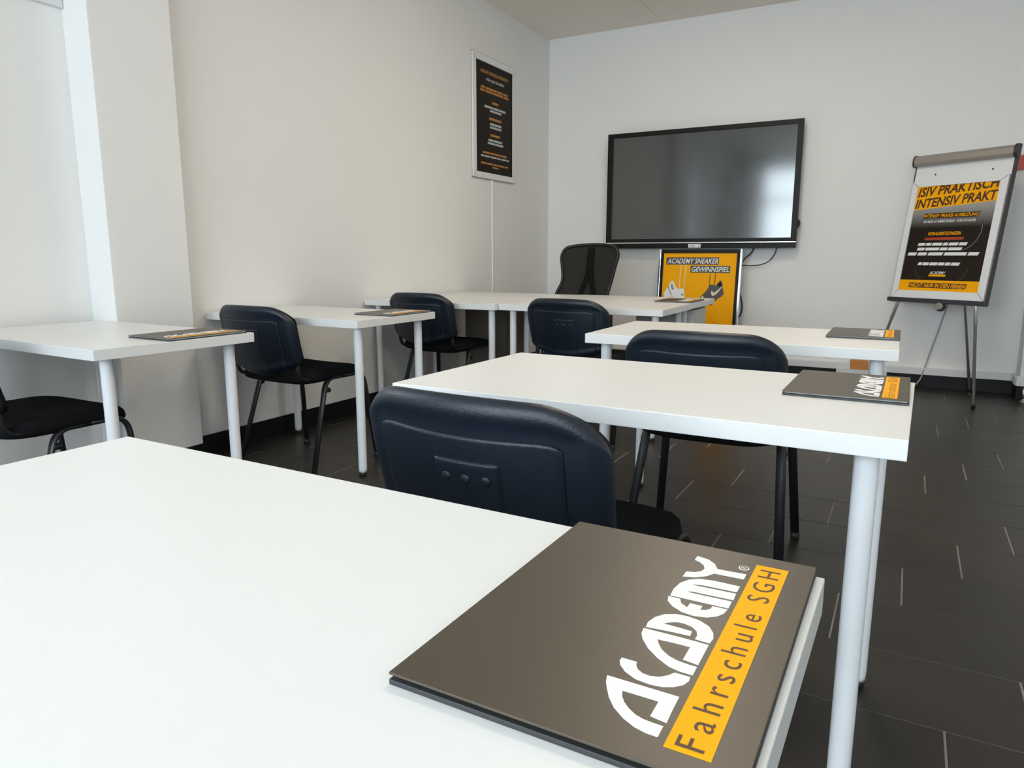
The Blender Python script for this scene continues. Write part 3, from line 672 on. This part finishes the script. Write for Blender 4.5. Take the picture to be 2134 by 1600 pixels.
# ================================================================== framed poster on the left wall
ya, yb_, za, zb_ = 5.04, 5.735, 1.652, 2.603
MW = Matrix(((0, 0, 1, XL), (1, 0, 0, ya), (0, 1, 0, za), (0, 0, 0, 1)))
wp = thing('wall_poster', 'black info poster with orange and white lines in white frame on left wall', 'poster', Mx=MW)
w_, h_ = yb_-ya, zb_-za
G().box(.001, w_-.001, .001, h_-.001, .001, .006).build('frame_back', m_clamp, wp)
iL, iR, iB, iT = .050, w_-.036, .047, h_-.050
for poly in ([(0, 0), (w_, 0), (iR, iB), (iL, iB)], [(0, h_), (w_, h_), (iR, iT), (iL, iT)], [(0, 0), (iL, iB), (iL, iT), (0, h_)], [(w_, 0), (iR, iB), (iR, iT), (w_, h_)]):
    cx = sum(p[0] for p in poly)/4; cy = sum(p[1] for p in poly)/4
    G().prism([(x+(cx-x)*.012, y+(cy-y)*.012) for x, y in poly], .006, .018).build('frame_profile', m_board, wp)
G().box(-.003, w_+.003, -.003, .002, .0005, .016).build('frame_edge', m_clamp, wp); G().box(-.003, w_+.003, h_-.002, h_+.003, .0005, .016).build('frame_edge', m_clamp, wp)
pp = G().box(iL, iR, iB, iT, .006, .0075).build('poster', m_blackprint, wp)
m_amber = mat('amber_print', (.50, .20, .015), .5, var=.1, scale=60)
m_pale = mat('pale_print', (.52, .52, .52), .5, var=.1, scale=60)
def WL(u0, u1, v, hh, n, m, body=None):
    x0, x1 = iL+u0*(iR-iL), iL+u1*(iR-iL); y0, y1 = iT-(v+hh/2)*(iT-iB), iT-(v-hh/2)*(iT-iB)
    g = text_geo(body, x0, x1, y0, y1, .0080, shear=.2, bold=.035) if body else word_blocks(x0, x1, y0, y1, n, .004, .0077)
    g.build('lettering' if body else 'text_line', m, pp)
WL(.13, .88, .080, .030, 2, m_amber, 'ONLINE THEORIEUNTERRICHT'); WL(.28, .76, .140, .030, 3, m_pale, 'FÜR ALLE KLASSEN')
WL(.14, .86, .222, .020, 4, m_amber); WL(.12, .88, .250, .020, 4, m_amber)
for v, o_, a1, a2 in ((.34, (.43, .60), (.23, .80), (.37, .68)), (.49, (.35, .68), (.37, .68), (.37, .68)), (.64, (.38, .64), (.33, .70), (.31, .73))):
    WL(*o_, v, .022, 1, m_amber); WL(*a1, v+.048, .021, 3, m_pale); WL(*a2, v+.078, .019, 2, m_pale)
WL(.18, .83, .812, .018, 4, m_amber); WL(.13, .90, .845, .016, 6, m_pale); WL(.13, .87, .912, .016, 5, m_amber); WL(.43, .60, .940, .014, 1, m_amber)

# ================================================================== mesh office chair behind the teacher tables
oc = thing('office_chair', 'black mesh-back office chair behind the teacher tables', 'office chair', (-2.27, 5.10, 0))
out = [(-.235, .50), (-.262, .60), (-.261, .711), (-.228, .822), (-.236, .938), (-.244, 1.016), (-.215, 1.080), (-.138, 1.103), (0, 1.113), (.138, 1.107), (.215, 1.088), (.243, 1.030), (.221, .942), (.199, .848), (.181, .772), (.172, .70), (.170, .60), (.175, .50)]
def by(x, z): return .285+.05*(1-(x/.25)**2)+.10*max(0, (z-.7))**1.4 - .04*math.exp(-((z-.66)/.12)**2)
lp = catmull([(x, by(x, z), z) for x, z in out]+[(0, by(0, .48), .48), (-.235, by(-.235, .5), .50)], 6)
G().tube(lp, .016, .013, 10, ref=(0, 1, 0)).build('backrest_frame', m_blackp, oc)
Lp = [(-.235, .50), (-.262, .60), (-.261, .711), (-.228, .822), (-.236, .938), (-.244, 1.016), (-.215, 1.080), (-.138, 1.103)]
Rp = [(.175, .50), (.170, .60), (.172, .70), (.190, .81), (.221, .942), (.243, 1.030), (.215, 1.088), (.138, 1.107)]
def side(P, z):
    for (x0, z0), (x1, z1) in zip(P, P[1:]):
        if z0 <= z <= z1: return x0+(x1-x0)*(z-z0)/(z1-z0)
    return P[-1][0]
g = G(); g.grid(lambda u, v: (lambda z: (lambda x: (x, by(x, z)-.004, z))(side(Lp, z)+(side(Rp, z)-side(Lp, z))*u))(.50+.602*v), 24, 30)
g.grid(lambda u, v: (lambda z: (lambda x: (x, by(x, z)+.004, z))(side(Lp, z)+(side(Rp, z)-side(Lp, z))*u))(.50+.602*v), 24, 30, flip=True)
g.build('mesh_back', m_mesh, oc)
for dx, top in ((-.045, .62), (.035, .62)):
    G().tube(catmull([(dx*2.2, by(0, .52)-.012, .50), (dx*1.5, by(0, .7)-.012, .70), (-.004+dx*.4, by(0, .88)-.012, .88), (.0+dx*.25, by(0, 1.09)-.010, 1.09)], 6), .020, .010, 10).build('back_spine', m_fabric, oc)
def seatring(pr, n=40):
    g = G(); v = []; f = []
    for r, z in pr:
        for j in range(n):
            a = 2*math.pi*j/n; c, s = math.cos(a), math.sin(a); v.append((math.copysign(abs(c)**.5, c)*r*.25, .06+math.copysign(abs(s)**.5, s)*r*.24, z))
    for i in range(len(pr)-1):
        for j in range(n): f.append((i*n+j, i*n+(j+1) % n, (i+1)*n+(j+1) % n, (i+1)*n+j))
    return g.add(v, f, True)
seatring([(0, .42), (.9, .42), (1, .44), (1, .465), (.93, .485), (.6, .49), (0, .49)]).build('seat', m_fabric, oc, merge=.0005)
for s in (-1, 1):
    ar = G().tube(smooth_path([(s*.20, .06, .43), (s*.285, .06, .43), (s*.285, .06, .66)], .05), .014, .02, 10, ref=(0, 1, 0)).build('armrest_post', m_blackp, oc)
    G().box(s*.285-.04, s*.285+.04, -.06, .20, .66, .69, b=.01).build('armrest_pad', m_blackp, ar)
G().lathe([(.028, .10), (.028, .28), (.02, .281), (.02, .42)], 20, (0, .06, 0)).build('gas_column', m_blackp, oc)
for k in range(5):
    a = R(72*k+20); d = Vector((math.cos(a), math.sin(a), 0)); c0 = Vector((0, .06, 0))
    l = G().tube([c0+Vector((0, 0, .115))+d*.02, c0+d*.29+Vector((0, 0, .075))], .022, .014, 10, ref=(-d.y, d.x, 0)).build('base_arm', m_blackp, oc)
    w = c0+d*.29; ax = Vector((-d.y, d.x, 0))
    G().tube([w-ax*.022+Vector((0, 0, .028)), w+ax*.022+Vector((0, 0, .028))], .028, .028, 18).build('caster', m_blackp, l)

# ================================================================== small things along the back wall
t = thing('socket_box', 'low white socket box on the back wall below the third right table', 'socket box', (-.28, YB, .05))
G().box(-.185, .185, -.075, -.0125, .0, .058, b=.003).build('body', m_trim, t)
G().box(-.185, .185, -.075, -.0125, .0582, .066, b=.002).build('lid', m_trim, t)
cb = thing('small_carton', 'small orange carton lying on the white socket box', 'carton', (-.30, YB-.048, .116))
G().box(-.062, .065, -.025, .025, 0, .075, b=.003).build('body', m_box, cb)
G().box(-.078, -.063, -.025, .025, 0, .07, b=.002).build('end_flap', m_paper, cb)
hk = thing('coat_rail', 'red wall board with hooks half hidden by the flip chart', 'coat rail', (.86, YB, 1.69))
G().box(-.36, .0, -.022, 0, -.055, .045, b=.003).build('board', m_redboard, hk)
for x in (-.30, -.20, -.10):
    G().tube(smooth_path([(x, -.022, -.02), (x, -.075, -.03), (x, -.080, .02)], .02), .005, .005, 8).build('hook', m_alu, hk)
mp = thing('metal_post', 'short metal floor post at the right edge of frame', 'post', (.785, 6.13, 0))
G().lathe([(.012, .003), (.012, .095)], 16).build('tube', m_chrome, mp)
G().lathe([(.022, 0), (.022, .003), (.017, .004)], 16).build('foot_plate', m_alu, mp)
